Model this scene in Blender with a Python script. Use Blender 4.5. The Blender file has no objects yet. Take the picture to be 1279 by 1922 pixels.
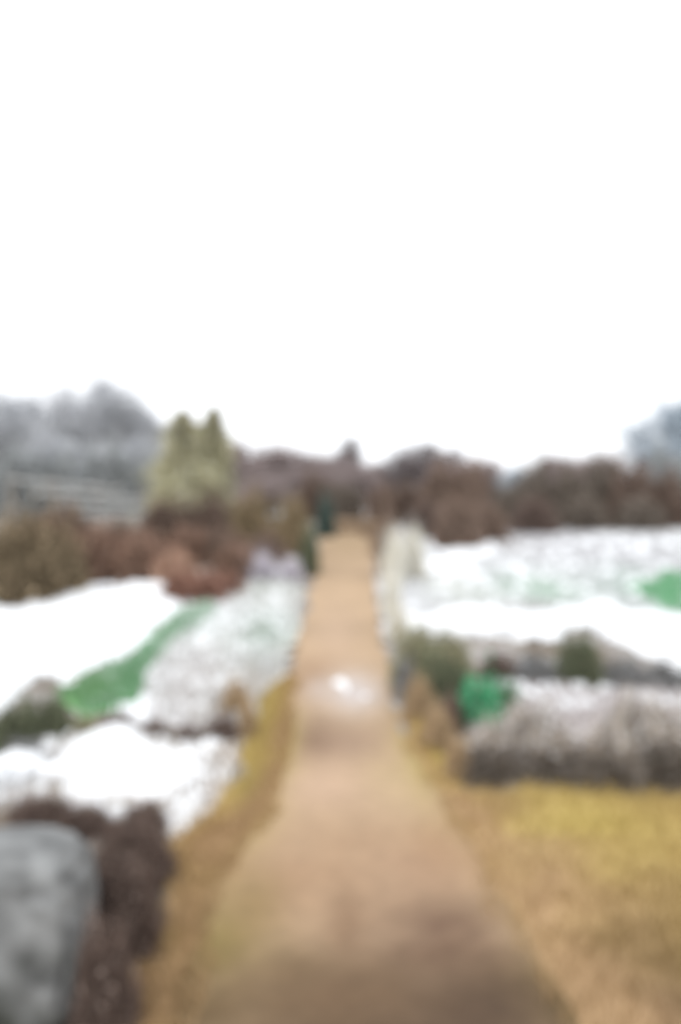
import bpy, math
import numpy as np
from math import radians as R

# ------------------------------------------------------------------ camera, sky, sun, exposure
EYE = 2.2            # camera height above its own foot point
SLOPE = 0.1185       # the meadow climbs away from the camera
CREST = 2.08         # height of the brow where the path ends
F = 1865.0           # focal length in photo pixels (35 mm lens, 24 mm wide frame)
scene = bpy.context.scene
cd = bpy.data.cameras.new("camera"); cam = bpy.data.objects.new("camera", cd)
scene.collection.objects.link(cam); scene.camera = cam
cam.location = (0, 0, EYE); cam.rotation_euler = (R(90), 0, 0)
cd.sensor_fit = 'HORIZONTAL'; cd.sensor_width = 24.0; cd.lens = 35.0
cd.clip_start = 0.05; cd.clip_end = 3000
cd.dof.use_dof = True                      # the lens is focused far too close, so all is soft
cd.dof.focus_distance = 0.40
cd.dof.aperture_fstop = 4.8

w = bpy.data.worlds.new("World"); scene.world = w; w.use_nodes = True
nt = w.node_tree; bg = nt.nodes['Background']
sky = nt.nodes.new('ShaderNodeTexSky'); sky.sky_type = 'NISHITA'; sky.sun_disc = False
SUN_EL, SUN_AZ = 48, 200
sky.sun_elevation = R(SUN_EL); sky.sun_rotation = R(SUN_AZ)
sky.air_density = 1.0; sky.dust_density = 1.0; sky.ozone_density = 1.0
hs = nt.nodes.new('ShaderNodeHueSaturation'); hs.inputs['Saturation'].default_value = 0.12
nt.links.new(sky.outputs[0], hs.inputs['Color']); 
# a closed layer of bright winter cloud over the clear sky
mxs = nt.nodes.new('ShaderNodeMix'); mxs.data_type = 'RGBA'; mxs.inputs['Factor'].default_value = 0.82
mxs.inputs['B'].default_value = (6.8, 7.0, 7.3, 1)
nt.links.new(hs.outputs[0], mxs.inputs['A']); nt.links.new(mxs.outputs['Result'], bg.inputs['Color'])
bg.inputs['Strength'].default_value = 0.15
sd = bpy.data.lights.new("sun", 'SUN'); sun = bpy.data.objects.new("sun", sd)
scene.collection.objects.link(sun); sd.energy = 0.9; sd.angle = R(25); sd.color = (1, .98, .95)
sun.rotation_euler = (R(90 - SUN_EL), 0, R(180 - SUN_AZ))
scene.view_settings.view_transform = 'Standard'; scene.view_settings.look = 'None'
scene.view_settings.exposure = 0.55; scene.view_settings.gamma = 1
scene.render.engine = 'CYCLES'

# ------------------------------------------------------------------ helpers
rng = np.random.default_rng(7)
GAIN = 1.7          # display-linear value that a surface of albedo 1 reaches in this light
def C(r, g, b, k=1.0):
    """seen colour (0-255) -> base colour"""
    v = np.array([r, g, b]) / 255.0
    lin = np.where(v <= .04045, v / 12.92, ((v + .055) / 1.055) ** 2.4)
    return np.clip(lin / GAIN * k, 0.01, 0.88)

_perm = np.random.default_rng(3).random((256, 256))
def vnoise(x, y):
    xi = np.floor(x).astype(int); yi = np.floor(y).astype(int)
    fx = x - xi; fy = y - yi
    fx = fx * fx * (3 - 2 * fx); fy = fy * fy * (3 - 2 * fy)
    a = _perm[xi % 256, yi % 256]; b = _perm[(xi + 1) % 256, yi % 256]
    c = _perm[xi % 256, (yi + 1) % 256]; d = _perm[(xi + 1) % 256, (yi + 1) % 256]
    return (a * (1 - fx) + b * fx) * (1 - fy) + (c * (1 - fx) + d * fx) * fy
def fbm(x, y, o=4):
    s = 0; a = .5; t = 0
    for i in range(o):
        s = s + a * vnoise(x * 2 ** i + 17.3 * i, y * 2 ** i + 5.1 * i); t += a; a *= .5
    return s / t - .5
def H(x, y):
    """terrain height"""
    x = np.asarray(x, float); y = np.asarray(y, float)
    a = SLOPE * np.maximum(y, -14)
    r = 0.25
    h = -r * np.log(np.exp(-a / r) + np.exp(-(CREST - 0.004 * np.maximum(y - 18, 0)) / r))
    amp = np.clip((np.hypot(x, y) - 2) / 6, .15, 1)
    h = h + 0.07 * amp * fbm(x * .7, y * .7, 3) + 0.012 * fbm(x * 5, y * 5, 2)
    return h
def W(px, py):
    """photo pixel on the slope -> metres"""
    y = EYE / ((py - 961.0) / F + SLOPE)
    return np.array([(px - 639.5) / F * y, y])

def mat(name, rough=.9, noise_scale=None, bump=0, spec=.25, attr=True, col=(.5, .5, .5), amt=.25, subsurf=0):
    m = bpy.data.materials.new(name); m.use_nodes = True
    n = m.node_tree.nodes; l = m.node_tree.links; b = n['Principled BSDF']
    b.inputs['Roughness'].default_value = rough
    b.inputs['Specular IOR Level'].default_value = spec
    if attr:
        at = n.new('ShaderNodeAttribute'); at.attribute_name = 'Col'; src = at.outputs['Color']
    else:
        rgb = n.new('ShaderNodeRGB'); rgb.outputs[0].default_value = (*col, 1); src = rgb.outputs[0]
    if noise_scale:
        tc = n.new('ShaderNodeTexCoord'); tx = n.new('ShaderNodeTexNoise')
        tx.inputs['Scale'].default_value = noise_scale; tx.inputs['Detail'].default_value = 6
        l.new(tc.outputs['Object'], tx.inputs['Vector'])
        mr = n.new('ShaderNodeMapRange'); mr.inputs['From Min'].default_value = .3; mr.inputs['From Max'].default_value = .7
        mr.inputs['To Min'].default_value = 1 - amt; mr.inputs['To Max'].default_value = 1 + amt
        l.new(tx.outputs['Fac'], mr.inputs['Value'])
        mx = n.new('ShaderNodeVectorMath'); mx.operation = 'SCALE'
        l.new(src, mx.inputs[0]); l.new(mr.outputs[0], mx.inputs['Scale']); src = mx.outputs[0]
        if bump:
            bp = n.new('ShaderNodeBump'); bp.inputs['Strength'].default_value = bump; bp.inputs['Distance'].default_value = .02
            l.new(tx.outputs['Fac'], bp.inputs['Height']); l.new(bp.outputs[0], b.inputs['Normal'])
    l.new(src, b.inputs['Base Color'])
    return m
M_earth = mat('earth', .95, 9, .6, amt=.3)
M_sand = mat('trodden_sand', .9, 14, .5, amt=.10)
M_grass = mat('grass_blades', .8)
M_snow = mat('snow', .6, 6, .25, spec=.3, amt=.04)
M_twig = mat('twigs', .9)
M_leaf = mat('leaves', .7)
M_bark = mat('bark', .95, 12, .5, amt=.3)
M_rock = mat('lichen_rock', .9, 7, .8, amt=.35)
M_wood = mat('weathered_wood', .9, 20, .3, amt=.2)

def link(name, me, m, parent=None, smooth=False):
    me.materials.append(m)
    o = bpy.data.objects.new(name, me); scene.collection.objects.link(o)
    if parent is not None: o.parent = parent
    if smooth: me.shade_smooth()
    return o
def mesh(name, V, Fs, col):
    """V (n,3); Fs list of index arrays (k,3) or (k,4); col (n,3)"""
    me = bpy.data.meshes.new(name)
    Fs = [f for f in Fs if len(f)]
    loops = np.concatenate([f.ravel() for f in Fs])
    sizes = np.concatenate([np.full(len(f), f.shape[1]) for f in Fs])
    starts = np.concatenate([[0], np.cumsum(sizes)[:-1]])
    me.vertices.add(len(V)); me.vertices.foreach_set('co', V.astype(np.float32).ravel())
    me.loops.add(len(loops)); me.loops.foreach_set('vertex_index', loops.astype(np.int32))
    me.polygons.add(len(sizes)); me.polygons.foreach_set('loop_start', starts.astype(np.int32))
    me.polygons.foreach_set('loop_total', sizes.astype(np.int32))
    me.update(calc_edges=True)
    ca = me.color_attributes.new('Col', 'FLOAT_COLOR', 'POINT')
    cc = np.ones((len(V), 4), np.float32); cc[:, :3] = col
    ca.data.foreach_set('color', cc.ravel())
    return me
def join(*parts):
    Vs, T, Q, Cs, n = [], [], [], [], 0
    for V, Fs, col in parts:
        Vs.append(V); Cs.append(np.broadcast_to(col, V.shape))
        for f in Fs:
            if len(f): (T if f.shape[1] == 3 else Q).append(f + n)
        n += len(V)
    Fo = []
    if Q: Fo.append(np.concatenate(Q))
    if T: Fo.append(np.concatenate(T))
    return np.concatenate(Vs), Fo, np.concatenate(Cs)
def tag(o, label=None, cat=None, group=None, kind=None):
    if label: o['label'] = label
    if cat: o['category'] = cat
    if group: o['group'] = group
    if kind: o['kind'] = kind
    return o
def empty(name, loc, rz=0):
    o = bpy.data.objects.new(name, None); scene.collection.objects.link(o)
    o.location = loc; o.rotation_euler = (0, 0, rz); return o

# ---- strands: bent two-segment ribbons
def strands(A, B, wd, ca, cb, bend=None):
    n = len(A); d = B - A
    side = np.cross(d, rng.normal(size=(n, 3))); side /= (np.linalg.norm(side, axis=1, keepdims=True) + 1e-9)
    side *= np.asarray(wd).reshape(-1, 1) * .5
    mid = A + d * .55
    if bend is not None: mid = mid + bend
    V = np.stack([A - side, A + side, mid - side * .8, mid + side * .8, B], 1).reshape(-1, 3)
    cm = ca * .45 + cb * .55
    col = np.stack([ca, ca, cm, cm, cb], 1).reshape(-1, 3)
    i = np.arange(n)[:, None] * 5
    return V, [i + np.array([[0, 1, 3, 2]]), i + np.array([[2, 3, 4]])], col
def leaves(P, size, col, up=.3):
    n = len(P)
    a = rng.normal(size=(n, 3)); a[:, 2] += up; a /= np.linalg.norm(a, axis=1, keepdims=True)
    b = np.cross(a, rng.normal(size=(n, 3))); b /= np.linalg.norm(b, axis=1, keepdims=True)
    s = np.asarray(size).reshape(-1, 1)
    V = np.stack([P - a * s, P + b * s * .5, P + a * s, P - b * s * .5], 1).reshape(-1, 3)
    return V, [np.arange(n)[:, None] * 4 + np.array([[0, 1, 2, 3]])], np.repeat(col, 4, 0)
def tubes(segs, cols, k=5):
    """segs: (n,8) ax ay az ra bx by bz rb"""
    segs = np.asarray(segs, float); n = len(segs)
    A, ra, B, rb = segs[:, :3], segs[:, 3], segs[:, 4:7], segs[:, 7]
    d = B - A; d /= np.linalg.norm(d, axis=1, keepdims=True) + 1e-9
    u = np.cross(d, np.tile([.31, .87, .38], (n, 1))); u /= np.linalg.norm(u, axis=1, keepdims=True)
    v = np.cross(d, u); out = []
    for Pn, r in ((A, ra), (B, rb)):
        for j in range(k):
            t = 2 * math.pi * j / k
            out.append(Pn + (u * math.cos(t) + v * math.sin(t)) * r[:, None])
    V = np.stack(out, 1).reshape(-1, 3)
    i = np.arange(n)[:, None] * 2 * k
    Q = np.concatenate([i + np.array([[j, (j + 1) % k, k + (j + 1) % k, k + j]]) for j in range(k)])
    return V, [Q], np.repeat(np.broadcast_to(cols, (n, 3)), 2 * k, 0)
def pick(palette, n, var=.18):
    pal = np.array(palette); c = pal[rng.integers(0, len(pal), n)]
    return np.clip(c * (1 + rng.normal(0, var, (n, 1))), .005, .88)

# ---- polygons on the ground
def poly_w(pts): return np.array([W(*p) for p in pts])
def sdist(P, X, Y):
    """signed distance to polygon, positive inside"""
    d = np.full(X.shape, 1e9); ins = np.zeros(X.shape, bool); n = len(P)
    for i in range(n):
        a = P[i]; b = P[(i + 1) % n]; e = b - a
        t = np.clip(((X - a[0]) * e[0] + (Y - a[1]) * e[1]) / (e @ e + 1e-12), 0, 1)
        d = np.minimum(d, np.hypot(X - a[0] - t * e[0], Y - a[1] - t * e[1]))
        c = ((a[1] > Y) != (b[1] > Y)) & (X < (b[0] - a[0]) * (Y - a[1]) / (b[1] - a[1] + 1e-12) + a[0])
        ins ^= c
    return np.where(ins, d, -d)
def blobs(base, lst):
    """base colour with soft patches of other ground colour, some painting in lens vignette: (px,py,rx,ry,colour,strength)"""
    items = []
    for px, py, rx, ry, col, st in lst:
        c = W(px, py); e = W(px, py - ry)
        items.append((c, rx / F * c[1], abs(e[1] - c[1]), np.array(col), st))
    base = np.array(base)
    def fn(x, y):
        out = np.tile(base, (len(x), 1)) * (1 + .22 * fbm(x * 3, y * 3)[:, None] + .35 * fbm(x * 1.3 + 8, y * 1.3)[:, None])
        for c, rx, ry, col, st in items:
            k = np.exp(-(((x - c[0]) / rx) ** 2 + ((y - c[1]) / ry) ** 2) * .8) * st
            k = np.clip(k * (1 + .6 * fbm(x * 6, y * 6)), 0, 1)[:, None]
            out = out * (1 - k) + col * k
        return np.clip(out, .005, .88)
    return fn
def warp(X, Y, a=55.0):
    """wind-drawn outline: long tongues lying up and down the slope"""
    n1 = fbm(X * 3.1 + 11, Y * 1.1 + 5, 4); n2 = fbm(X * 2.2 + 71, Y * .9 + 35, 5)
    n3 = fbm(X * 9 + 3, Y * 3 + 9, 3)
    return X + a * n1 * Y / F, Y + a * (n2 + .35 * n3) * Y * Y / (F * EYE) * 1.3
def sheet(pts, cell, off, colfn, thick=.0, ragged=.08, edge=.06, holes=0, wa=0):
    P = poly_w(pts); lo = P.min(0) - .15 - (.8 if wa else 0); hi = P.max(0) + .15 + (.8 if wa else 0)
    gx = np.arange(lo[0], hi[0], cell); gy = np.arange(lo[1], hi[1], cell)
    X, Y = np.meshgrid(gx, gy, indexing='ij')
    D = sdist(P, *(warp(X, Y, wa) if wa else (X, Y))) + ragged * 2 * (fbm(X * 5, Y * 5) + .8 * fbm(X * 1.7 + 40, Y * 3.1))
    if holes: D = np.minimum(D, (fbm(X * 2.6 + 7, Y * 5.5 + 3, 3) + holes) * .6)
    prof = np.where(D < 0, D * .35, (1 - np.exp(-np.maximum(D, 0) / edge)) * (off + thick * (1 + .9 * fbm(X * 3 + 9, Y * 3))))
    Z = H(X, Y) + prof
    keep = D > -cell * 1.5
    q = keep[:-1, :-1] & keep[1:, :-1] & keep[:-1, 1:] & keep[1:, 1:]
    idx = np.arange(X.size).reshape(X.shape)
    Q = np.stack([idx[:-1, :-1][q], idx[1:, :-1][q], idx[1:, 1:][q], idx[:-1, 1:][q]], 1)
    used, inv = np.unique(Q, return_inverse=True)
    V = np.stack([X.ravel(), Y.ravel(), Z.ravel()], 1)[used]
    return V, [inv.reshape(-1, 4)], colfn(V[:, 0], V[:, 1])
def scatter(pts, n, margin=0, ragged=.08, wa=0):
    P = poly_w(pts); lo = P.min(0); hi = P.max(0)
    X = rng.uniform(lo[0], hi[0], n * 4); Y = rng.uniform(lo[1], hi[1], n * 4)
    D = sdist(P, *(warp(X, Y, wa) if wa else (X, Y))) + ragged * 2 * fbm(X * 5, Y * 5)
    k = D > margin + rng.exponential(.04, len(X)); return X[k][:n], Y[k][:n]
def blades(pts, n, h, wd, pal, lean=.5, colfn=None, mixin=.6, base_off=0, wa=0):
    X, Y = scatter(pts, n, wa=wa); n = len(X)
    A = np.stack([X, Y, H(X, Y) + base_off - .005], 1)
    hh = h * rng.uniform(.5, 1.3, n)
    ang = rng.uniform(0, 6.28, n); ln = hh * lean * rng.uniform(.2, 1, n)
    B = A + np.stack([np.cos(ang) * ln, np.sin(ang) * ln, hh], 1)
    c = pick(pal, n)
    if colfn is not None: c = c * (1 - mixin) + colfn(X, Y) * mixin
    return strands(A, B, wd * rng.uniform(.6, 1.3, n), c * .9, c)
def cover(name, pts, cell, off, colfn, n, h, wd, pal, label=None, kind='stuff', ragged=.08, thick=0, lean=.6, mixin=.6, cat='grass', k=1.4, holes=0, wa=30):
    cf = colfn; colfn = lambda x, y: np.clip(cf(x, y) * k, .005, .88); pal = [np.clip(c * k, 0, .88) for c in pal]
    parts = [sheet(pts, cell, off, colfn, thick, ragged, holes=holes, wa=wa)]
    parts.append(blades(pts, n, h, wd, pal, lean, colfn, mixin, off, wa))
    o = link(name, mesh(name, *join(*parts)), M_grass)
    return tag(o, label, cat, kind=kind)

# ------------------------------------------------------------------ ground
xs = np.concatenate([np.linspace(-900, -30, 24)[:-1], np.linspace(-30, -7, 60)[:-1], np.linspace(-7, 7, 200), np.linspace(7, 30, 60)[1:], np.linspace(30, 900, 24)[1:]])
ys = np.concatenate([np.linspace(-300, -3, 20)[:-1], np.linspace(-3, 20, 330), np.linspace(20, 60, 70)[1:], np.linspace(60, 1500, 24)[1:]])
X, Y = np.meshgrid(xs, ys, indexing='ij')
V = np.stack([X.ravel(), Y.ravel(), H(X, Y).ravel()], 1)
idx = np.arange(X.size).reshape(X.shape)
Q = np.stack([idx[:-1, :-1].ravel(), idx[1:, :-1].ravel(), idx[1:, 1:].ravel(), idx[:-1, 1:].ravel()], 1)
gn = fbm(V[:, 0] * .9, V[:, 1] * .9)[:, None]
fz = np.clip(fbm(V[:, 0] * 2.3 + 4, V[:, 1] * 4.4, 5) * 3 + .55, 0, 1)[:, None]
gcol = np.clip((C(128, 112, 92) * (1 - fz) + C(200, 194, 188) * fz) * (1 + .4 * gn), .01, .8)
tag(link('ground', mesh('ground', V, [Q], gcol), M_earth, smooth=True), 'brown winter earth and dead turf under the snow patches', 'ground', kind='structure')

# ------------------------------------------------------------------ footpath
PL = [(612, 978), (600, 1000), (592, 1050), (578, 1120), (560, 1200), (545, 1270), (532, 1340), (522, 1400), (512, 1450), (470, 1530), (400, 1580), (345, 1640), (325, 1740), (270, 1850), (210, 1960), (150, 2400)]
PR = [(1250, 2400), (1150, 1922), (1070, 1800), (1005, 1680), (915, 1550), (820, 1450), (775, 1400), (752, 1320), (728, 1260), (716, 1200), (706, 1100), (700, 1000), (690, 974)]
pc = blobs(C(215, 184, 150), [
    (660, 1010, 60, 26, C(196, 168, 130), .7), (630, 1200, 40, 60, C(222, 190, 160), .7),
    (590, 1275, 50, 35, C(184, 148, 115), .7), (665, 1300, 48, 30, C(240, 228, 222), .95), (600, 1300, 25, 18, C(225, 205, 190), .8),
    (590, 1395, 50, 40, C(158, 128, 106), .95), (680, 1400, 60, 30, C(180, 150, 128), .7),
    (430, 1560, 60, 60, C(206, 180, 120), .8), (410, 1640, 70, 50, C(190, 155, 118), .9), (430, 1780, 90, 90, C(158, 138, 84), 1.0), (900, 1540, 60, 50, C(200, 168, 116), .8), (820, 1600, 40, 40, C(182, 146, 112), .7), (470, 1480, 40, 60, C(206, 184, 116), .8),
    (280, 1880, 70, 80, C(112, 88, 58), .95), (400, 1910, 120, 50, C(128, 106, 72), .9), (1000, 1640, 60, 60, C(196, 168, 112), .7), (1080, 1900, 90, 60, C(118, 94, 64), .9),  # dark browns near both bottom corners: vignette painted into the sand
    (540, 1660, 60, 60, C(190, 154, 124), .7), (700, 1600, 60, 60, C(204, 172, 140), .7), (535, 1400, 22, 60, C(206, 184, 118), .8), (780, 1420, 26, 60, C(204, 182, 112), .8),
    (600, 1475, 75, 42, C(228, 194, 164), .95), (740, 1460, 45, 45, C(218, 190, 148), .6),
    (620, 1640, 110, 100, C(196, 160, 126), .7), (850, 1610, 100, 60, C(196, 158, 122), .7),
    (780, 1650, 80, 50, C(194, 158, 128), .6), (840, 1775, 140, 80, C(128, 99, 80), .98), (1000, 1880, 120, 70, C(120, 94, 68), .9), (700, 1940, 300, 70, C(104, 84, 62), .98), (560, 1850, 90, 50, C(150, 126, 88), .8), (480, 1700, 50, 60, C(172, 144, 100), .8), (650, 1740, 30, 60, C(160, 128, 100), .7),
    (900, 1900, 220, 70, C(98, 78, 62), .98), (620, 1870, 190, 70, C(132, 106, 80), .95)])  # darkest browns here and just above paint the bottom-edge vignette into the path
PP = poly_w(PL + PR)
def path_col(x, y):
    c = pc(x, y); D = sdist(PP, x, y)
    k = (np.exp(-np.maximum(D, 0) / .09) * np.clip((7.3 - y) / 1.2, 0, 1) * (.7 + 1.2 * fbm(x * 4, y * 4)))[:, None]
    k = np.clip(k, 0, .9); return c * (1 - k) + C(205, 182, 118) * k
def verge(fn):
    def g(x, y):
        c = fn(x, y); D = -sdist(PP, x, y)
        k = np.clip(np.exp(-np.maximum(D, 0) / np.where(y < 4.9, .42, .06)) * (.9 + 1.2 * fbm(x * 4 + 5, y * 4)), 0, .9)[:, None]
        return c * (1 - k) + C(190, 158, 120) * k
    return g
tag(link('footpath', mesh('footpath', *sheet(PL + PR, .03, .012, path_col, .006, .09)), M_sand, smooth=True),
    'trodden sandy footpath climbing straight to the brow', 'footpath', kind='structure')

# ------------------------------------------------------------------ dry yellow verges
yl = blobs(C(206, 182, 114), [(510, 1350, 30, 60, C(206, 184, 112), .8), (480, 1500, 40, 40, C(196, 180, 112), .8),
    (400, 1600, 70, 70, C(186, 152, 112), .95), (400, 1790, 100, 100, C(160, 140, 82), 1.0), (250, 1850, 50, 90, C(118, 92, 52), .9),
    (330, 1920, 120, 40, C(118, 94, 56), .9)])  # dark browns towards the corner: lens vignette painted into the grass
ypal = [C(200, 176, 112), C(184, 155, 105), C(208, 184, 126), C(160, 142, 90)]
VL = [(545, 1275), (500, 1305), (472, 1380), (448, 1450), (400, 1520), (325, 1580), (312, 1640), (300, 1740), (220, 1800), (150, 1900), (20, 2400),
      (330, 2400), (360, 1960), (390, 1840), (420, 1720), (460, 1620), (520, 1540), (540, 1450), (548, 1400), (556, 1340), (566, 1290)]
cover('dry_grass', VL, .04, .02, verge(yl), 9000, .05, .006, ypal, 'yellow dead grass verge along the left edge of the footpath', mixin=.9)
yr = blobs(C(192, 166, 106), [(820, 1420, 40, 60, C(200, 178, 92), .9), (1050, 1540, 130, 50, C(210, 188, 118), .8),
    (900, 1560, 50, 60, C(196, 164, 112), .7), (1150, 1600, 120, 60, C(198, 176, 102), .8), (1050, 1750, 70, 60, C(184, 152, 104), .8),
    (1220, 1790, 130, 90, C(128, 106, 62), .98), (1080, 1700, 70, 40, C(190, 160, 110), .8), (1000, 1600, 50, 30, C(206, 184, 118), .8), (1270, 1700, 60, 70, C(165, 140, 84), .9), (940, 1520, 60, 25, C(170, 140, 100), .6), (1120, 1850, 60, 40, C(120, 96, 62), .6), (1260, 1920, 200, 90, C(84, 64, 44), .98)])  # darkest patches at bottom right paint the vignette into the grass colour
VR = [(730, 1262), (764, 1320), (810, 1380), (856, 1430), (880, 1475), (1000, 1480), (1100, 1478), (1279, 1492), (1900, 1500), (3200, 2400),
      (1130, 2400), (1040, 1922), (965, 1800), (905, 1680), (840, 1550), (790, 1450), (765, 1400), (740, 1320)]
cover('dry_grass', VR, .05, .02, verge(yr), 24000, .06, .006, ypal, 'yellow dead grass on the right below the frosted heather', mixin=.9)

# ------------------------------------------------------------------ frosted meadow
fpal = [C(238, 238, 240), C(222, 222, 222), C(232, 232, 226), C(195, 193, 192), C(205, 214, 200), C(165, 150, 138)]
fr = blobs(C(240, 240, 241), [(1010, 1105, 90, 28, C(208, 230, 212), .9), (880, 1120, 60, 25, C(236, 240, 232), .8), (970, 1140, 120, 7, C(190, 182, 178), .8),
    (1240, 1110, 70, 40, C(170, 205, 180), .7), (930, 1010, 60, 14, C(215, 208, 205), .8), (1150, 1040, 90, 12, C(222, 220, 222), .7), (1190, 1172, 60, 5, C(200, 192, 186), .7), (840, 1095, 40, 12, C(236, 238, 224), .7), (1050, 1000, 120, 25, C(225, 222, 225), .6)])
cover('frosted_grass', [(712, 1195), (712, 1040), (720, 985), (760, 975), (860, 1000), (930, 984), (1060, 974), (1279, 972), (1700, 972), (1700, 1215), (1279, 1200), (1080, 1190), (850, 1195)],
      .07, .02, fr, 16000, .05, .012, fpal, 'pale frosted grass slope on the right under the brown hedge', ragged=.12, mixin=.75, k=.98)
fl = blobs(C(228, 226, 224), [(420, 1150, 45, 40, C(248, 248, 248), .9), (500, 1190, 60, 40, C(198, 212, 200), .9), (500, 1110, 70, 18, C(205, 210, 200), .8), (350, 1300, 50, 60, C(232, 226, 224), .6),
    (440, 1310, 50, 40, C(190, 176, 160), .8), (340, 1180, 50, 20, C(190, 212, 195), .8)])
cover('frosted_grass', [(330, 1150), (420, 1112), (500, 1098), (570, 1096), (566, 1140), (548, 1200), (535, 1270), (490, 1310), (465, 1380), (340, 1372), (265, 1345), (270, 1260)],
      .05, .03, fl, 11000, .06, .010, fpal, 'pale frosted grass wedge between green strip and left path edge', ragged=.1, mixin=.7)
fb = blobs(C(205, 195, 185), [(380, 1470, 40, 60, C(226, 222, 220), .9), (430, 1430, 30, 40, C(190, 165, 135), .8), (20, 1450, 80, 40, C(210, 215, 222), .9)])
cover('frosted_grass', [(-150, 1395), (110, 1385), (250, 1380), (460, 1392), (445, 1450), (400, 1520), (330, 1570), (150, 1540), (0, 1510), (-150, 1510)],
      .04, .02, fb, 8000, .05, .008, fpal, 'greyish frosted grass around the lower left snow patch', ragged=.08, mixin=.7)
fm = blobs(C(190, 182, 180), [(1100, 1330, 150, 30, C(200, 192, 190), .8)])
cover('frosted_grass', [(885, 1280), (980, 1262), (1279, 1262), (1600, 1262), (1600, 1400), (1279, 1400), (890, 1400)],
      .05, .02, fm, 6000, .05, .008, [C(200, 190, 188), C(180, 170, 165), C(215, 210, 210)], 'mauve grey frosted turf between two heather rows on the right', ragged=.08, mixin=.6)
gpal = [C(105, 160, 112), C(130, 180, 138), C(80, 140, 90), C(160, 200, 160), C(225, 230, 225), C(230, 232, 230), C(140, 150, 115)]
gr = blobs(C(118, 172, 124), [(370, 1160, 50, 35, C(186, 208, 190), .95), (300, 1215, 30, 25, C(160, 192, 165), .7), (190, 1275, 25, 12, C(200, 215, 200), .7), (160, 1310, 50, 30, C(125, 170, 110), .8)])
cover('green_grass', [(325, 1160), (400, 1122), (408, 1150), (335, 1200), (282, 1262), (255, 1325), (165, 1345), (105, 1312), (160, 1268), (235, 1238), (280, 1200)],
      .04, .035, gr, 8000, .06, .009, gpal, 'diagonal strip of fresh green grass beside the large left snow patch', ragged=.12, k=1.6, holes=.05, mixin=.75)
gg = blobs(C(120, 185, 140), [(1240, 1115, 60, 30, C(100, 178, 125), .8)])
cover('green_grass', [(1190, 1105), (1230, 1078), (1300, 1068), (1500, 1060), (1500, 1165), (1290, 1155), (1210, 1135)],
      .06, .035, gg, 5000, .07, .014, gpal, 'green grass patch at the right edge of frosted slope', ragged=.16, wa=60, k=1.6, holes=.1)
fo = blobs(C(160, 138, 116), [(640, 990, 30, 12, C(205, 180, 150), .8)])
cover('dry_grass', [(596, 1004), (612, 968), (740, 966), (745, 1030), (704, 1050), (692, 1000), (660, 988), (625, 994)],
      .08, .03, fo, 2500, .16, .02, [C(180, 152, 122), C(140, 116, 98), C(205, 185, 158), C(115, 100, 90)], 'tan dead grass across the far end of the footpath', ragged=.1)

# ------------------------------------------------------------------ snow patches
white = lambda x, y: np.tile(np.array([.86, .87, .88]), (len(x), 1))
def snow(pts, label, thick=.05, cell=.03, ragged=.13, group='snow patches on the meadow', holes=0, wa=60):
    o = link('snow_patch', mesh('snow_patch', *sheet(pts, cell, .035, white, thick, ragged, .07, holes, wa)), M_snow, smooth=True)
    return tag(o, label, 'snow patch', group)
snow([(-260, 1150), (0, 1142), (60, 1132), (130, 1106), (180, 1094), (230, 1114), (290, 1104), (330, 1130), (322, 1158), (272, 1198), (258, 1228), (190, 1238), (130, 1286), (60, 1298), (0, 1342), (-260, 1430)],
     'largest snow patch, on the left below the reddish bushes', holes=.2)
snow([(90, 1455), (100, 1415), (190, 1376), (262, 1386), (330, 1412), (392, 1404), (386, 1448), (340, 1482), (275, 1502), (150, 1532), (112, 1502), (50, 1478), (-120, 1466), (-120, 1424), (40, 1436)],
     'bright snow patch at lower left above the grey boulder')
snow([(724, 1204), (760, 1150), (795, 1128), (900, 1150), (1080, 1154), (1200, 1148), (1500, 1170), (1500, 1290), (1260, 1264), (1160, 1206), (1080, 1196), (900, 1198), (810, 1178)],
     'long snow band on the right behind the low dark bushes', .03, ragged=.2, holes=.2)
snow([(604, 1276), (634, 1273), (652, 1290), (640, 1300), (622, 1294)], 'brightest small remnant of snow on the sandy footpath', .01, .015, .015, 'snow remnants on the footpath', wa=40)
snow([(662, 1300), (690, 1296), (712, 1266), (718, 1272), (700, 1306), (684, 1318), (664, 1310)], 'thin streak of snow right of the brightest snow remnant on the footpath', .003, .015, .012, 'snow remnants on the footpath', wa=40)
snow([(790, 1050), (850, 1034), (900, 1022), (960, 1040), (900, 1075), (810, 1085)], 'snow patch right of the pale reeds near the hedge', .03, ragged=.12)
snow([(372, 1165), (400, 1130), (450, 1128), (452, 1158), (420, 1200), (385, 1235), (368, 1210)], 'narrow snow patch between green strip and footpath', .02, .03, holes=.16)
snow([(440, 1092), (450, 1040), (480, 1030), (560, 1036), (572, 1060), (540, 1092)], 'thin far snow patch behind the wedge of frosted grass', .01, .05)

def crumbs(pts, n, label):
    X, Y = scatter(pts, n, wa=50); n = len(X); Z = H(X, Y); parts = []
    rr = (.008 + .05 * rng.random(n) ** 3) * (Y / 7)
    for i in range(n):
        a = np.linspace(0, 6.28, 9)[:-1]; q = rr[i] * (1 + rng.normal(0, .2, 8))
        px = X[i] + np.cos(a) * q; py = Y[i] + np.sin(a) * q * 1.8
        V = np.vstack([np.stack([px, py, H(px, py) + .01], 1), np.stack([X[i] + (px - X[i]) * .6, Y[i] + (py - Y[i]) * .6, H(px, py) + .05], 1), [[X[i], Y[i], Z[i] + .06]]])
        j = np.arange(8); k = (j + 1) % 8
        parts.append((V, [np.stack([j, k, k + 8, j + 8], 1), np.stack([j + 8, k + 8, np.full(8, 16)], 1)], np.array([.84, .85, .86])))
    tag(link('snow_crumbs', mesh('snow_crumbs', *join(*parts)), M_snow, smooth=True), label, 'snow', kind='stuff')
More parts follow.
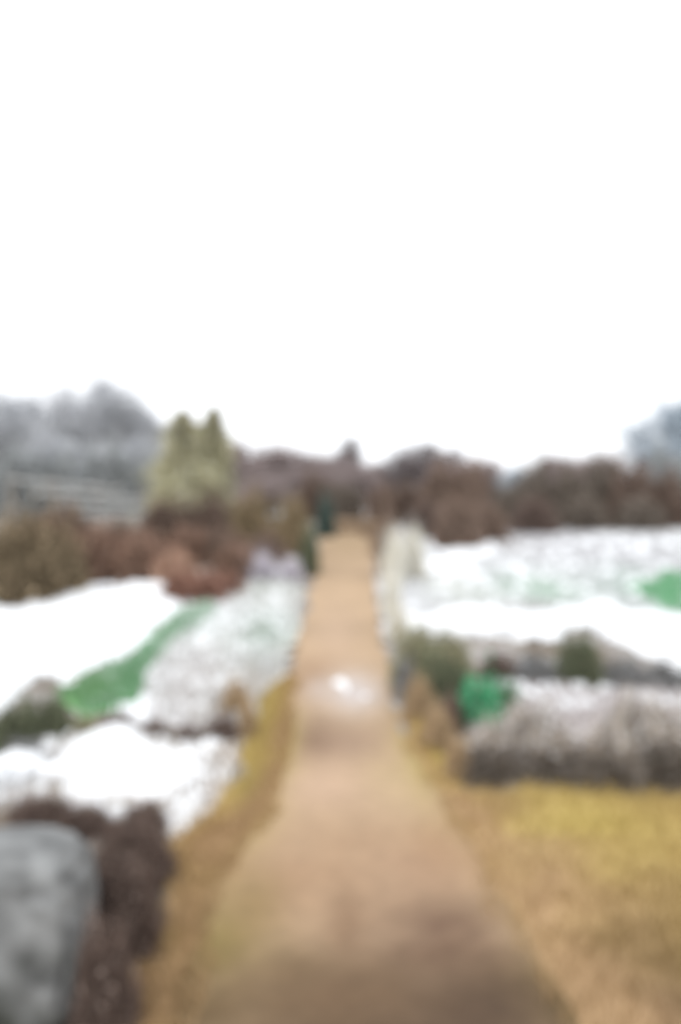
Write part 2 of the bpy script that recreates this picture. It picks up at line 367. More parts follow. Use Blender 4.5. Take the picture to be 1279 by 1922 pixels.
crumbs([(300, 1140), (420, 1112), (560, 1100), (540, 1240), (450, 1340), (330, 1370), (120, 1340), (230, 1240)], 550, 'loose lumps of snow scattered over frosted wedge and green strip')
crumbs([(790, 1010), (1279, 985), (1500, 985), (1500, 1200), (790, 1190)], 420, 'loose lumps of snow scattered over the frosted slope on the right')
crumbs([(-100, 1380), (400, 1390), (440, 1450), (340, 1560), (-100, 1530)], 450, 'loose lumps of snow around the lower left snow patch')
crumbs([(900, 1275), (1279, 1270), (1400, 1270), (1400, 1340), (910, 1340)], 200, 'loose lumps of snow between the heather rows')

# ------------------------------------------------------------------ shrubs
_cache = {}
def shrub_mesh(key, stems, tips, leafpal, lowpal=None, n=1500, nl=1500, wd=.022, ls=.045, up=1.0, hollow=.35):
    """unit dome, radius 1 / height 1; stems fan out from the foot, tips and leaves through the crown"""
    if key in _cache: return _cache[key]
    b_ = 1.9                                       # foliage hides light from itself: real tones are lighter than they look
    stems = [c * b_ for c in stems]; tips = [c * b_ for c in tips]; leafpal = [c * b_ for c in leafpal]
    if lowpal is not None: lowpal = [c * 1.2 for c in lowpal]
    th = rng.uniform(0, 6.28, n); rr = np.sqrt(rng.random(n)); el = rng.random(n)
    lump = 1 + .35 * np.sin(th * 3 + rng.random() * 6) * .5 + .25 * np.sin(th * 5 + rng.random() * 6) * .5
    A = np.stack([np.cos(th) * rr * .35, np.sin(th) * rr * .35, np.zeros(n)], 1)
    ph = np.arccos(1 - el * 1.02)[:, None]
    rad = (rng.uniform(.55, 1.0, n) ** .6 * lump)[:, None]
    D = np.concatenate([np.sin(ph) * np.cos(th)[:, None], np.sin(ph) * np.sin(th)[:, None], np.cos(ph)], 1)
    B = D * rad; B[:, 2] = np.abs(B[:, 2]) * (.8 + .25 * rng.random(n)) * up + .03
    ca = pick(stems, n); cb = pick(tips, n)
    s1 = strands(A, B, np.full(n, wd), ca, cb, rng.normal(0, .05, (n, 3)) + np.array([0, 0, .06]))
    m = n * 3                                      # fine side twigs
    k = rng.integers(0, n, m); t = rng.uniform(.45, 1, m)[:, None]
    A2 = A[k] + (B[k] - A[k]) * t
    B2 = A2 + D[k] * .10 + rng.normal(0, .10, (m, 3)); B2[:, 2] = np.maximum(B2[:, 2], .01)
    s2 = strands(A2, B2, np.full(m, wd * .6), pick(stems, m) * .4 + cb[k] * .6, cb[k])
    nw = n // 5                                     # sparse whips beyond the crown soften its outline
    k = rng.integers(0, n, nw); A3 = A[k] + (B[k] - A[k]) * .6
    B3 = B[k] * rng.uniform(1.05, 1.3, (nw, 1)) + rng.normal(0, .07, (nw, 3)); B3[:, 2] = np.clip(B3[:, 2], .02, 1.22)
    s3 = strands(A3, B3, np.full(nw, wd * .7), cb[k], cb[k])
    ms = mesh('stems', *join(s1, s2, s3))
    k = rng.integers(0, n, nl); t = rng.uniform(hollow, 1.04, nl)[:, None]
    P = A[k] + (B[k] - A[k]) * t + rng.normal(0, .05, (nl, 3)); P[:, 2] = np.maximum(P[:, 2], .02)
    lc = pick(leafpal, nl)
    if lowpal is not None:      # frost only sits on the upper shoots
        q = (P[:, 2] < rng.normal(.60, .10, nl))[:, None]; lc = np.where(q, pick(lowpal, nl), lc)
    ml = mesh('foliage', *leaves(P, ls * rng.uniform(.5, 1.3, nl), lc)) if nl else None
    ms.materials.append(M_twig)
    if ml: ml.materials.append(M_leaf)
    _cache[key] = (ms, ml); return _cache[key]
KINDS = {
 'olivebrown': ([C(98, 84, 66)], [C(126, 112, 90), C(108, 96, 76)], [C(128, 112, 90, 1.3), C(104, 92, 72, 1.3), C(142, 126, 102, 1.3)]),
 'redbrown': ([C(98, 80, 70)], [C(140, 112, 96), C(124, 102, 88)], [C(132, 106, 90, 1.3), C(158, 132, 115, 1.3), C(108, 86, 74, 1.3)]),
 'russet': ([C(104, 80, 70)], [C(140, 106, 92)], [C(138, 102, 87, 1.3), C(120, 88, 76, 1.3), C(165, 135, 118, 1.3)]),
 'pinktan': ([C(120, 95, 80)], [C(178, 145, 125)], [C(180, 148, 128, 1.3), C(150, 118, 98, 1.3), C(200, 172, 155, 1.3)]),
 'darkbrown': ([C(80, 66, 58)], [C(112, 96, 86)], [C(108, 90, 80, 1.3), C(90, 76, 66, 1.3), C(125, 108, 96, 1.3)]),
 'tan': ([C(98, 86, 70)], [C(136, 120, 94)], [C(138, 120, 94, 1.3), C(118, 108, 84, 1.3), C(150, 130, 100, 1.3)]),
 'frostheather': ([C(78, 68, 60)], [C(186, 178, 170), C(158, 148, 138)], [C(166, 156, 145, 1.4), C(215, 213, 211, 1.7), C(136, 125, 112, 1.3), C(152, 142, 130, 1.4)]),
 'lilac': ([C(110, 100, 100)], [C(205, 200, 208)], [C(200, 195, 202, 1.3), C(170, 162, 168, 1.3)]),
 'greyheather': ([C(85, 82, 80)], [C(150, 150, 150), C(120, 118, 114)], [C(140, 140, 140, 1.3), C(115, 112, 106, 1.3), C(160, 162, 165, 1.3)]),
 'oliveleaf': ([C(95, 85, 65)], [C(150, 148, 120)], [C(135, 138, 108, 1.3), C(165, 160, 132, 1.3), C(105, 108, 85, 1.3), C(175, 160, 130, 1.3)]),
 'darkolive': ([C(70, 66, 52)], [C(108, 112, 90)], [C(95, 105, 80, 1.3), C(115, 118, 95, 1.3), C(78, 82, 66, 1.3)]),
 'emerald': ([C(70, 100, 70)], [C(80, 140, 105)], [C(62, 162, 108, 1.2), C(105, 185, 142, 1.2), C(50, 130, 88, 1.2), C(130, 165, 135)]),
 'teal': ([C(66, 72, 68)], [C(82, 100, 94)], [C(76, 96, 90, .9), C(92, 112, 104, .9), C(84, 84, 76)]),
 'greybrown': ([C(82, 74, 66)], [C(118, 108, 98), C(104, 94, 84)], [C(112, 102, 92, 1.3), C(96, 88, 78, 1.3), C(128, 120, 112, 1.3)]),
 'purplebare': ([C(90, 78, 78)], [C(140, 126, 132)], [C(128, 114, 118, 1.2), C(145, 132, 138, 1.2)]),
 'brownhedge': ([C(90, 76, 66)], [C(124, 106, 94)], [C(122, 102, 88, 1.3), C(104, 88, 78, 1.3), C(138, 120, 108, 1.3)]),
 'brownheather': ([C(72, 60, 52)], [C(112, 96, 88)], [C(100, 84, 76, 1.2), C(84, 70, 62, 1.2), C(130, 116, 108, 1.2)]),
 'greythicket': ([C(110, 110, 108)], [C(150, 153, 153)], [C(146, 149, 149, 1.2), C(130, 132, 130, 1.2), C(168, 172, 175, 1.2)]),
 'tussock': ([C(130, 108, 80)], [C(180, 158, 128)], [C(165, 142, 112, 1.2)]),
}
def put(name, me_pair, loc, sx, sy, sz, rz, label, cat, group=None):
    r = empty(name, loc, rz); r.scale = (sx, sy, sz)
    tag(r, label, cat, group)
    for nm, me in zip(('stems', 'foliage'), me_pair):
        if me: o = bpy.data.objects.new(nm, me); scene.collection.objects.link(o); o.parent = r
    return r
_v = [0]
def shrub(kind, px, base, hw, top, label, name='shrub', cat='bush', group=None, d=None, depth=1.0, **kw):
    """px, base row, half width and top row as seen; d = distance where the foot is hidden"""
    if d is None: p = W(px, base); 
    else: p = np.array([(px - 639.5) / F * d, d])
    a = hw / F * p[1]
    p = p + np.array([0, a * depth * .85])        # the seen foot is the bush's near side
    z = float(H(p[0], p[1]))
    zt = EYE - (top - 961) / F * p[1]
    _v[0] += 1
    key = kind + str(_v[0] % 3)
    st, tp, lf = KINDS[kind]
    args = dict(n=1300, nl=2400, wd=.03, ls=.06); args.update(kw)
    if kind == 'frostheather': args['lowpal'] = [C(96, 86, 74), C(80, 72, 62), C(112, 100, 86)]
    return put(name, shrub_mesh(key + str(sorted(kw.items())), st, tp, lf, **args), (p[0], p[1], z - .02), a, a * depth, max(zt - z, .1) + .02,
               rng.uniform(0, 6.28) if depth == 1 else rng.uniform(-.3, .3), label, cat, group)

G1 = 'dead bushes on the left of the path'; G2 = 'hedge along the brow on the right'; G3 = 'low heather clumps'; G4 = 'bushes at the end of the path'
# left
shrub('olivebrown', 35, 1140, 95, 945, 'tall olive brown bush at the left edge beside the reddish bushes', group=G1)
shrub('olivebrown', -130, 1150, 120, 960, 'olive brown bush cut by the left photo edge', group=G1)
shrub('redbrown', 160, 1100, 70, 985, 'reddish brown bush directly right of the tall olive brown bush', group=G1)
shrub('redbrown', 262, 1098, 62, 1000, 'reddish brown bush above the middle of the largest snow patch', group=G1)
shrub('pinktan', 215, 1095, 50, 1022, 'small pinkish tan bush in front of the reddish brown bushes', group=G1)
shrub('russet', 372, 1135, 70, 1066, 'rust red bush at the upper end of the green strip', group=G1)
shrub('redbrown', 440, 1095, 45, 1012, 'reddish brown bush between rust red bush and frosted lilac bush', group=G1)
shrub('pinktan', 320, 1105, 45, 1030, 'pinkish tan bush left of the rust red bush', group=G1)
for i, (px, b, hw, t, k, lb) in enumerate([(110, 1040, 70, 950, 'brownhedge', 'brown bush under the left end of pale rail fence'),
        (205, 1040, 60, 975, 'brownhedge', 'brown bush under the right end of pale rail fence'),
        (300, 1035, 62, 935, 'darkbrown', 'dark brown bush in front of the left olive conifer'),
        (385, 1035, 62, 925, 'darkbrown', 'dark brown bush in front of the right olive conifer'),
        (345, 1062, 60, 985, 'redbrown', 'reddish bush below the dark brown bushes under the conifers')]):
    shrub(k, px, b, hw, t, lb, group=G1)
for px, b, hw, t, k, lb in [(60, 1050, 80, 968, 'redbrown', 'dull reddish bush behind the tall olive brown bush'), (250, 1060, 60, 992, 'redbrown', 'dull reddish bush below the right end of the rail fence'),
        (410, 1060, 55, 985, 'brownhedge', 'brown bush between the tan bush and the dark conifer foot bushes'), (120, 1118, 45, 1040, 'olivebrown', 'low olive brown bush against the tall one at left'), (500, 1065, 48, 1000, 'brownhedge', 'brown bush directly behind the frosted lilac bush'),
        (330, 1128, 34, 1078, 'russet', 'low rust brown tuft at the right end of the largest snow patch'), (420, 1122, 38, 1072, 'russet', 'low rust brown tuft right of the rust red bush')]:
    shrub(k, px, b, hw, t, lb, group=G1)
shrub('tan', 470, 1040, 50, 918, 'tan bush right of the dark brown bushes by the conifers', group=G1)
shrub('tan', 545, 1045, 42, 925, 'tan bush nearest to the far left edge of the path', group=G1)
shrub('darkolive', 580, 1078, 22, 985, 'narrow dark olive bush touching the left path edge', group=G1)
shrub('lilac', 480, 1096, 46, 1030, 'frosted lilac grey bush right of the reddish bushes', group=G1, n=900, nl=1100)
shrub('lilac', 545, 1098, 30, 1044, 'smaller frosted lilac grey bush beside the left path edge', group=G1, n=900, nl=1100)
# end of path
shrub('teal', 610, 1000, 20, 925, 'small blue green conifer shrub left of the path end', cat='shrub', group=G4)
shrub('brownhedge', 728, 1085, 22, 955, 'narrow brown bush on the right edge of the far path', group=G4)
shrub('brownhedge', 720, 1000, 34, 905, 'brown bush right behind the end of the path', d=18.5, group=G4)
shrub('greybrown', 650, 1000, 40, 905, 'grey brown bush closing the end of the path', d=19.5, group=G4)
shrub('darkbrown', 590, 1000, 40, 885, 'dark brown bush behind the small blue green shrub', d=20, group=G4)
# hedge along the brow
hedge = [(775, 905, 52, 'darkbrown', 'dark brown bush under the arching bare tree'), (835, 868, 50, 'brownhedge', 'brown hedge bush right of the arching bare tree'),
  (890, 866, 50, 'brownhedge', 'tallest warm brown hedge bush left of the pale gap'), (960, 904, 42, 'greybrown', 'low hedge bush under the pale gap'),
  (1015, 856, 42, 'greybrown', 'grey brown hedge bush just right of the pale gap'), (1080, 872, 48, 'greybrown', 'second grey brown hedge bush right of the pale gap'),
  (1140, 852, 46, 'greybrown', 'third grey brown hedge bush right of the pale gap'), (1205, 862, 48, 'darkbrown', 'dark hedge bush left of the pale tree'),
  (1268, 880, 46, 'darkbrown', 'dark hedge bush under the pale tree at the right edge'), (1345, 860, 55, 'greybrown', 'hedge bush just outside the right edge')]
for px, t, hw, k, lb in hedge:
    shrub(k, px, 0, hw, t, lb, d=18.3 + .8 * math.sin(px), group=G2, nl=3200)
for px, t, b, hw, k, lb in [(862, 930, 1032, 46, 'brownhedge', 'brown bush spilling onto the snow right of the path'), (800, 935, 1005, 40, 'brownheather', 'dark heather clump under the arching bare tree'),
        (920, 940, 1010, 40, 'brownhedge', 'brown bush at the foot of hedge left of the gap'), (1010, 930, 992, 50, 'brownheather', 'heather clump at the foot of hedge under the gap'),
        (1110, 930, 985, 50, 'greybrown', 'low bush at the middle foot of the right hedge'), (1215, 930, 985, 50, 'greybrown', 'low bush at the right foot of the hedge')]:
    shrub(k, px, b, hw, t, lb, group=G2)
# pale reeds right of the path
for i, (px, b, hw, t, lb) in enumerate([(742, 1100, 26, 985, 'farthest pale reed clump on the right path edge'), (778, 1085, 26, 980, 'pale reed clump standing behind the first reeds by the hedge'),
        (738, 1160, 22, 1060, 'pale reed clump halfway along the right path edge'), (748, 1208, 26, 1130, 'nearest cream reed clump above the olive bush')]):
    KINDS['reed'] = ([C(200, 190, 160)], [C(238, 234, 222)], [C(232, 228, 214), C(210, 196, 165)])
    shrub('reed', px, b, hw, t, lb, name='reed_clump', cat='reeds', group='pale reeds along the right path edge', n=800, nl=300, wd=.035)
# right middle
shrub('oliveleaf', 790, 1300, 62, 1172, 'olive green leafy bush on the right path edge', group=G3)
shrub('oliveleaf', 850, 1290, 42, 1182, 'smaller olive bush behind the emerald plant', group=G3)
shrub('emerald', 918, 1368, 48, 1258, 'bright emerald green leafy plant on the right', name='leafy_plant', cat='plant', n=500, nl=1500, ls=.10)
shrub('emerald', 888, 1345, 30, 1268, 'smaller emerald leafy plant crowding the left side of the bright one', name='leafy_plant', cat='plant', n=400, nl=700, ls=.10)
shrub('emerald', 955, 1330, 26, 1272, 'faint green leafy plant at the right side of the bright emerald one', name='leafy_plant', cat='plant', n=400, nl=420, ls=.10)
shrub('darkolive', 952, 1350, 24, 1290, 'low dark olive tuft at the right foot of the emerald plant', group=G3)
shrub('darkolive', 865, 1330, 30, 1245, 'dark olive bush touching the left side of the emerald plant', group=G3)
shrub('darkolive', 820, 1345, 50, 1215, 'dark green brown bush between olive leafy bush and emerald plant', group=G3)
for px, b, hw, t, k, lb in [(790, 1360, 32, 1265, 'tussock', 'brown tussock just below the olive leafy bush'), (825, 1415, 36, 1320, 'tussock', 'middle brown tussock along the right verge'),
        (862, 1468, 30, 1375, 'tussock', 'nearest brown tussock at the corner of the yellow grass'), (762, 1315, 22, 1235, 'greyheather', 'grey heather tuft on the right path edge below the olive bush'),
        (850, 1380, 26, 1300, 'brownheather', 'dark heather tuft left below the emerald plant')]:
    shrub(k, px, b, hw, t, lb, group=G3)
for px, b, hw, t, k, lb in [(940, 1288, 40, 1222, 'brownheather', 'low brown heather directly behind the emerald plant'), (1010, 1288, 45, 1225, 'greyheather', 'grey heather clump right of the emerald plant'),
        (1100, 1290, 52, 1188, 'darkolive', 'tallest olive grey clump in the back heather row'), (1180, 1295, 45, 1232, 'greyheather', 'grey heather clump right of tallest back row clump'),
        (1255, 1298, 45, 1240, 'greyheather', 'grey heather clump at the right edge of back row'), (1330, 1300, 50, 1245, 'greyheather', 'grey heather clump just outside the right edge')]:
    shrub(k, px, b, hw, t, lb, name='heather_clump', cat='heather', group='back row of heather on the right')
for px, b, hw, t, lb in [(940, 1478, 66, 1352, 'leftmost frosted mauve heather mound above the yellow grass'), (1050, 1482, 84, 1362, 'frosted mauve heather mound in the middle of front row'),
        (1165, 1500, 74, 1350, 'lowest hanging frosted heather mound right of the middle one'), (1270, 1490, 76, 1335, 'frosted mauve heather mound at the right photo edge'),
        (1400, 1495, 80, 1330, 'frosted mauve heather mound outside the right edge'), (1000, 1430, 70, 1318, 'frosted heather mound rising behind the two leftmost mounds'), (1215, 1430, 80, 1300, 'frosted heather mound behind the right pair of mounds')]:
    shrub('frostheather', px, b, hw, t, lb, name='heather_mound', cat='heather', group='frosted heather mounds on the right', n=1500, nl=6500, wd=.016, ls=.05)
# left lower
for px, b, hw, t, k, lb in [(25, 1408, 55, 1312, 'darkolive', 'dark olive bush at the left edge below the largest snow patch'), (92, 1392, 38, 1302, 'darkolive', 'dark olive bush at the lower tip of the green strip'),
        (150, 1385, 30, 1340, 'oliveleaf', 'pale olive tuft right of the dark olive bushes'), (-60, 1440, 60, 1340, 'darkolive', 'dark olive bush outside the left edge'), (35, 1430, 45, 1385, 'greyheather', 'grey heather below the dark olive bush at left edge'),
        (215, 1382, 36, 1340, 'brownheather', 'low brown heather above the lower left snow patch'), (285, 1392, 36, 1352, 'brownheather', 'low dark heather at the foot of frosted wedge'),
        (350, 1402, 36, 1360, 'brownheather', 'dark heather clump right of the lower left snow'), (415, 1400, 36, 1340, 'brownheather', 'dark heather clump nearest the left yellow verge'),
        (440, 1350, 30, 1275, 'tussock', 'brown tussock standing on the frosted wedge by the path'), (462, 1392, 20, 1310, 'tussock', 'thin brown tussock at the tip of left yellow verge')]:
    shrub(k, px, b, hw, t, lb, group='low bushes on the left below the green strip')
# foreground left
for px, b, hw, t, k, lb in [(236, 1690, 84, 1530, 'brownheather', 'dark brown heather behind the left foreground by snow'), (222, 1830, 76, 1600, 'brownheather', 'dark brown heather between grey boulder and yellow verge'),
        (180, 1990, 66, 1720, 'brownheather', 'nearest dark brown heather at the bottom left corner'), (60, 1570, 62, 1492, 'brownheather', 'dark heather behind the top of the grey boulder'), (150, 1585, 60, 1512, 'brownheather', 'dark heather clump below the lower left snow patch'), (262, 1575, 50, 1505, 'brownheather', 'dark heather clump below the right end of lower left snow')]:
    shrub(k, px, b, hw, t, lb, name='heather_clump', cat='heather', group='dark heather in the left foreground', n=1800, nl=2600)
# small frost tuft on the dark heather
shrub('lilac', 192, 1760, 22, 1672, 'small frosted white tuft against the dark foreground heather', name='frosted_tuft', cat='tuft', n=600, nl=600)

# ------------------------------------------------------------------ boulder in the left foreground
import bmesh
def boulder(px, base, hw, top, label):
    p = W(px, base); a = hw / F * p[1]; p = p + np.array([0, a * .7]); z = float(H(*p)); h = EYE - (top - 961) / F * p[1] - z
    bm = bmesh.new(); bmesh.ops.create_icosphere(bm, subdivisions=5, radius=1)
    from mathutils import noise
    for v in bm.verts:
        c = v.co; n1 = noise.fractal(c * 1.3, 1, 2, 5); n2 = noise.cell(c * 2.1)
        s = 1 + .05 * n1 + .01 * n2 + .03 * noise.fractal(c * 6, 1, 2, 4)
        q = [math.copysign(abs(t) ** .55, t) for t in c]
        v.co = (q[0] * s * a, q[1] * s * a * .9, (q[2] * .5 * s + .42) * h)
    me = bpy.data.meshes.new('boulder'); bm.to_mesh(me); bm.free()
    co = np.array([v.co[:] for v in me.vertices]); f = fbm(co[:, 0] * 14, co[:, 1] * 9 + co[:, 2] * 14)[:, None]
    col = np.clip(C(160, 161, 160) * (1 + 1.2 * f), .02, .8)
    foot_shade = np.clip(((.42 * h - co[:, 2]) / h * 2.2 + 2.2 * fbm(co[:, 0] * 9 + 3, co[:, 2] * 9 + co[:, 1] * 7))[:, None] + .1, 0, 1)   # shade painted into the colour of the lower rock, broken up by noise
    col = col * (1 - foot_shade) + C(78, 80, 72) * foot_shade
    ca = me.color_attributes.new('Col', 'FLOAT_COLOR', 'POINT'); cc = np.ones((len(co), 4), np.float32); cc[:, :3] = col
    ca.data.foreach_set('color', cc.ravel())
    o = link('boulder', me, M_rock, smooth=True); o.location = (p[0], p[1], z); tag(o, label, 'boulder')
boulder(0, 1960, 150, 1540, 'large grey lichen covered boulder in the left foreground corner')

# ------------------------------------------------------------------ bare trees
def bare_tree_mesh(seed, barkc, twigpal, levels=4, spread=.55, dens=1.0, tw=.009, shape='round', fuzz=3):
    """unit height tree: trunk+limbs mesh and twig crown mesh"""
    rg = np.random.default_rng(seed); segs = []; tips = []
    def grow(p, d, L, r, lv):
        n = 4
        for i in range(n):
            d2 = d + rg.normal(0, .13, 3) + np.array([0, 0, .05]); d2 /= np.linalg.norm(d2)
            q = p + d2 * L / n; r2 = r * (1 - .13)
            segs.append([*p, r, *q, r2]); tips.append((p, q, lv)); p, d, r = q, d2, r2
            if lv < levels and (i >= 1 or lv > 0):
                for _ in range(2 if lv < 3 else 2):
                    a = rg.normal(size=3); a -= a @ d * d; a /= np.linalg.norm(a)
                    nd = d * (1 - spread) + a * spread * rg.uniform(.7, 1.3); nd[2] += .12 if lv > 0 else .25; nd /= np.linalg.norm(nd)
                    grow(p, nd, L * rg.uniform(.5, .72), r * .55, lv + 1)
    d0 = np.array([0, 0, 1.0])
    if shape == 'multi':
        for k in range(4):
            a = k * 1.57 + rg.random(); grow(np.array([0, 0, 0.]), np.array([math.cos(a) * .35, math.sin(a) * .35, .9]), .42, .018, 1)
    else: grow(np.zeros(3), d0, .5, .028, 0)
    segs = np.array(segs); top = segs[:, 6].max(); segs /= top
    big = segs[:, 3] > .0028
    trunk = mesh('trunk', *tubes(segs[big], barkc, 6)); trunk.materials.append(M_bark)
    sm = segs[~big]
    c0 = np.array([0, 0, .6]); q = np.linalg.norm((sm[:, 4:7] - c0) / np.array([.38, .38, .42]), axis=1)
    sm = sm[rg.random(len(sm)) > np.clip(q * 1.15 - .35, 0, .9)]        # crowns thin out towards their edge
    if len(sm) > 6500: sm = sm[rg.permutation(len(sm))[:6500]]
    n = len(sm)
    s1 = strands(sm[:, :3], sm[:, 4:7], np.full(n, tw * .45), pick(twigpal, n), pick(twigpal, n))
    k = rg.integers(0, n, n * fuzz); m = len(k)
    A = sm[k, :3]; B = sm[k, 4:7] + rg.normal(0, .040, (m, 3)) + np.array([0, 0, .01])
    s2 = strands(A, B, np.full(m, tw * .3), pick(twigpal, m), pick(twigpal, m))
    crown = mesh('crown', *join(s1, s2)); crown.materials.append(M_twig)
    rad = np.percentile(np.hypot(sm[:, 4], sm[:, 5]), 92)
    return trunk, crown, rad
def tree(meshes, px, d, top, hw, label, group, name='bare_tree', cat='tree', rz=0):
    tr, cr, rad = meshes; x = (px - 639.5) / F * d; z = float(H(x, d)); h = EYE - (top - 961) / F * d - z
    r = empty(name, (x, d, z - .05), rz); s = hw / F * d / rad; r.scale = (s, s, h)
    tag(r, label, cat, group)
    for nm, me in (('trunk', tr), ('crown', cr)):
        o = bpy.data.objects.new(nm, me); scene.collection.objects.link(o); o.parent = r
greyp = [C(178, 180, 184, 2.4), C(160, 162, 165, 2.4), C(200, 204, 208, 2.2), C(148, 146, 146, 2.3)]
T1 = bare_tree_mesh(1, C(110, 108, 108), greyp); T2 = bare_tree_mesh(2, C(110, 108, 108), greyp)
TB = bare_tree_mesh(5, C(110, 115, 118), [C(185, 195, 203, 1.8), C(205, 214, 222, 1.7), C(160, 170, 178, 1.8)])
PB = [C(140, 129, 127, 2.4), C(160, 150, 150, 2.4), C(118, 104, 98, 2.4)]
T3 = bare_tree_mesh(3, C(90, 80, 78), PB, shape='multi', levels=4, fuzz=8); T4 = bare_tree_mesh(4, C(70, 60, 60), [C(112, 98, 94, 1.8), C(132, 120, 118, 1.8), C(90, 76, 72, 1.8), C(210, 208, 212)], spread=.6, levels=4)
GT = 'grey bare trees at the left'
tree(T1, 30, 34, 706, 92, 'grey bare tree at the left edge of the treeline', GT, rz=.4)
tree(T2, 165, 33, 676, 84, 'tallest grey bare tree, second from the left', GT, rz=1.2)
tree(T1, 262, 35, 728, 66, 'grey bare tree just left of the olive conifers', GT, rz=2.9)
tree(T2, 95, 38, 722, 82, 'grey bare tree between and behind the two leftmost', GT, rz=4)
tree(T1, 215, 30, 800, 70, 'lower grey bare tree in front of the tallest one', GT, rz=5)
tree(T2, 95, 29, 790, 75, 'lower grey bare tree in front at the left', GT, rz=2.2)
tree(T1, -70, 32, 715, 90, 'grey bare tree outside the left edge', GT, rz=3.3)
tree(TB, 1272, 30, 716, 104, 'pale blue grey bare tree at the right edge', 'pale trees at the right', rz=1)
tree(TB, 1255, 27, 800, 80, 'lower pale grey tree in front of the right edge tree', 'pale trees at the right', rz=3)
for px, t, hw, lb in [(15, 835, 70, 'frosted grey thicket under the leftmost bare tree'), (100, 850, 75, 'frosted grey thicket behind the middle of the rail fence'), (190, 832, 70, 'frosted grey thicket behind the right end of rail fence'), (262, 850, 55, 'frosted grey thicket touching the left conifer')]:
    shrub('greythicket', px, 0, hw, t, lb, d=26, group='grey thickets under the left trees', nl=3200)
shrub('greythicket', 1268, 0, 60, 838, 'frosted grey thicket under the pale tree at right edge', d=24, nl=3200)
GP = 'purple brown bare bushes behind the path end'
for px, d, t, hw, T, lb, rz in [(515, 26, 818, 48, T3, 'purple brown bare bush right of the conifers', 0), (575, 27, 832, 50, T3, 'second purple brown bare bush right of the conifers', 1.3),
        (462, 25, 848, 46, T3, 'low purple brown bare bush touching the right conifer', 2), (625, 25, 842, 42, T3, 'purple brown bare bush above the path end', 3), (652, 28, 808, 26, T4, 'thin bare tree straight above the path end', 0),
        (700, 26, 855, 44, T3, 'low purple brown bare bush right above the path end', 4), (545, 23, 870, 45, T3, 'nearer low bare bush below the purple brown ones', 5), (600, 23, 868, 42, T3, 'nearer low bare bush above the blue green shrub', 2.4),
        (490, 22, 885, 45, T3, 'nearest low bare bush beside the conifers', 1.9), (665, 24, 862, 46, T3, 'bare bush directly right of the one above the path end', .5), (740, 23, 878, 42, T3, 'low bare bush left of the spreading dark tree', 2.2)]:
    tree(T, px, d, t, hw, lb, GP, name='bare_bush', cat='bush', rz=rz)
for px, d, t, hw, lb in [(905, 23, 846, 44, 'bare bush behind the tallest warm brown hedge bush'), (1050, 24, 840, 50, 'bare bush behind the hedge right of the pale gap'), (1130, 24, 838, 46, 'bare bush behind the middle of the right hedge'), (438, 28, 812, 40, 'thin bare bush just right of the conifers on the skyline')]:
    tree(T3, px, d, t, hw, lb, GP if px < 500 else 'bare bushes behind the right hedge', name='bare_bush', cat='bush', rz=px)
tree(T4, 790, 22, 820, 74, 'spreading dark bare tree on the brow with snowy twigs', None, rz=.6)
tree(T3, 850, 21, 850, 52, 'low bare bush right of the spreading dark tree', GP, name='bare_bush', cat='bush', rz=1)
tree(TB, 960, 22, 862, 26, 'pale sparse bare bush filling the gap in the hedge', None, name='bare_bush', cat='bush', rz=1)

# ------------------------------------------------------------------ twin olive conifers
def conifer_mesh(seed):
    rg = np.random.default_rng(seed); n = 4200
    z = rg.random(n) ** 1.15 * .97 + .02; r = (1 - z) ** .48 * rg.uniform(.45, 1.05, n) + .02; th = rg.uniform(0, 6.28, n); r = r * (1 + .45 * np.sin(z * 17 + seed + 2 * np.sin(th)) * np.sin(th * 3)) + .10 * rg.random(n)
    A = np.stack([np.cos(th) * .02, np.sin(th) * .02, z], 1)
    B = np.stack([np.cos(th) * r, np.sin(th) * r, z - .04 + rg.normal(0, .02, n)], 1); B[:, 2] = np.maximum(B[:, 2], .01)
    pal = [C(152, 147, 120), C(134, 130, 102), C(176, 172, 146), C(116, 114, 92)]
    s = strands(A, B, np.full(n, .012), pick([C(110, 100, 80)], n), pick([c * 3.2 for c in pal], n))
    m = 26000; k = rg.integers(0, n, m); t = rg.uniform(.35, 1.05, m)[:, None]
    keep = rg.random(m) > .93 * np.clip((z[k] - .2) / .6, 0, 1); k = k[keep]; t = t[keep]; m = len(k)
    P = A[k] + (B[k] - A[k]) * t + rg.normal(0, .02, (m, 3))
    lv = leaves(P, .022 * rg.uniform(.6, 1.3, m), pick([c * 4.0 for c in pal], m))
    cr = mesh('crown', *join(s, lv)); cr.materials.append(M_leaf)
    tr = mesh('trunk', *tubes(np.array([[0, 0, 0, .035, 0, 0, .5, .02], [0, 0, .5, .02, 0, 0, .99, .004]]), C(90, 75, 60), 8)); tr.materials.append(M_bark)
    return tr, cr, 1.0
GC = 'olive conifers behind the left bushes'
K1 = conifer_mesh(11); K2 = conifer_mesh(12)
tree(K1, 342, 24, 762, 76, 'left one of the two pointed olive green conifers', GC, name='conifer')
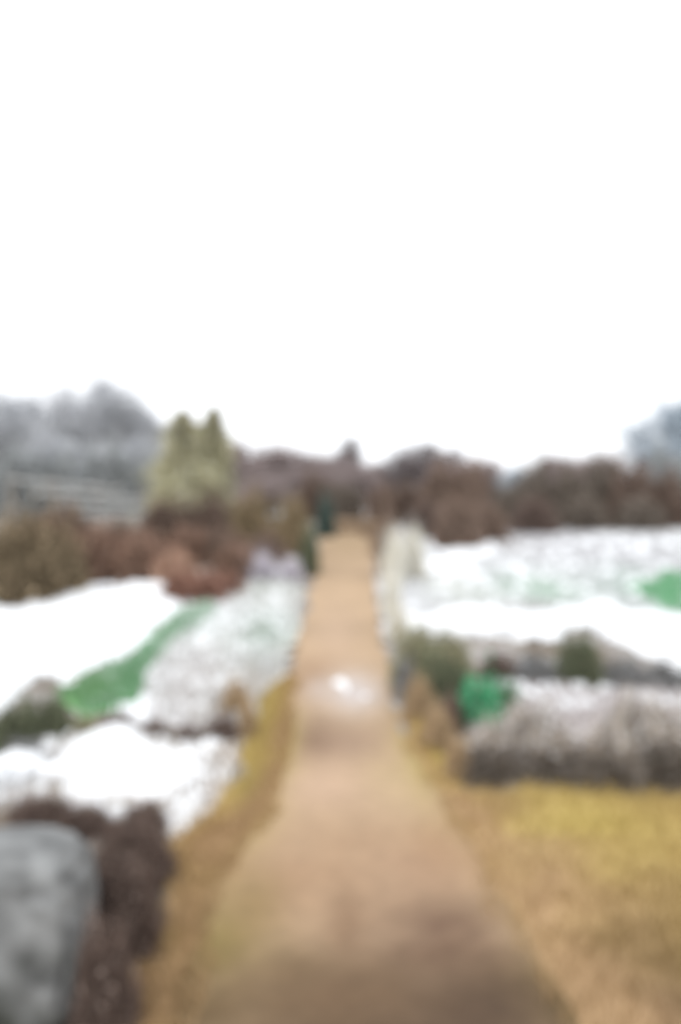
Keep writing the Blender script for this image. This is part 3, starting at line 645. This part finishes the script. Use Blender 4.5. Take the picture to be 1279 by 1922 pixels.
tree(K2, 402, 24.6, 756, 58, 'right one of the two pointed olive green conifers', GC, name='conifer', rz=1)
tree(K1, 372, 25, 790, 88, 'broad lower conifer behind and between the two olive conifers', GC, name='conifer', rz=2)

# ------------------------------------------------------------------ pale rail fence
def fence():
    d = 16.5; r = empty('rail_fence', ((140 - 639.5) / F * d, d, 0)); tag(r, 'pale weathered rail fence before the grey trees at left', 'fence')
    def beam(a, b, w_, h_):
        a = np.array(a); b = np.array(b); t = np.linspace(0, 1, 9)[:, None]; P = a + (b - a) * t
        P[:, 2] += rng.normal(0, .012, 9)
        V = np.concatenate([P + np.array([0, -w_, -h_]), P + np.array([0, w_, -h_]), P + np.array([0, w_, h_]), P + np.array([0, -w_, h_])])
        Q = []
        for j in range(4):
            for i in range(8): Q.append([j * 9 + i, j * 9 + i + 1, ((j + 1) % 4) * 9 + i + 1, ((j + 1) % 4) * 9 + i])
        Q += [[0, 9, 18, 27], [8, 35, 26, 17]]
        return V, [np.array(Q)], np.tile(C(215, 215, 212), (36, 1))
    x = lambda px: (px - 140) / F * d
    z = lambda py: EYE - (py - 961) / F * d
    for a, b in [((15, 900), (235, 918)), ((60, 925), (262, 936)), ((110, 945), (270, 950)), ((150, 966), (275, 966))]:
        o = link('rail', mesh('rail', *beam((x(a[0]), 0, z(a[1])), (x(b[0]), 0, z(b[1])), .02, .033)), M_wood, r)
    for px, t in [(18, 892), (98, 900), (180, 908), (266, 918)]:
        x0 = x(px); g = float(H(x0 + r.location.x, d)) - .05; hh = z(t)
        V = np.array([[sx * .045, .05 + sy * .04, zz] for zz in (g, hh) for sx, sy in ((-1, -1), (1, -1), (1, 1), (-1, 1))]) + np.array([x0, 0, 0])
        V = np.vstack([V, [[x0, .05, hh + .03]]])
        o = link('post', mesh('post', V, [np.array([[0, 1, 5, 4], [1, 2, 6, 5], [2, 3, 7, 6], [3, 0, 4, 7]]), np.array([[4, 5, 8], [5, 6, 8], [6, 7, 8], [7, 4, 8]])], C(160, 156, 150)), M_wood, r)
fence()
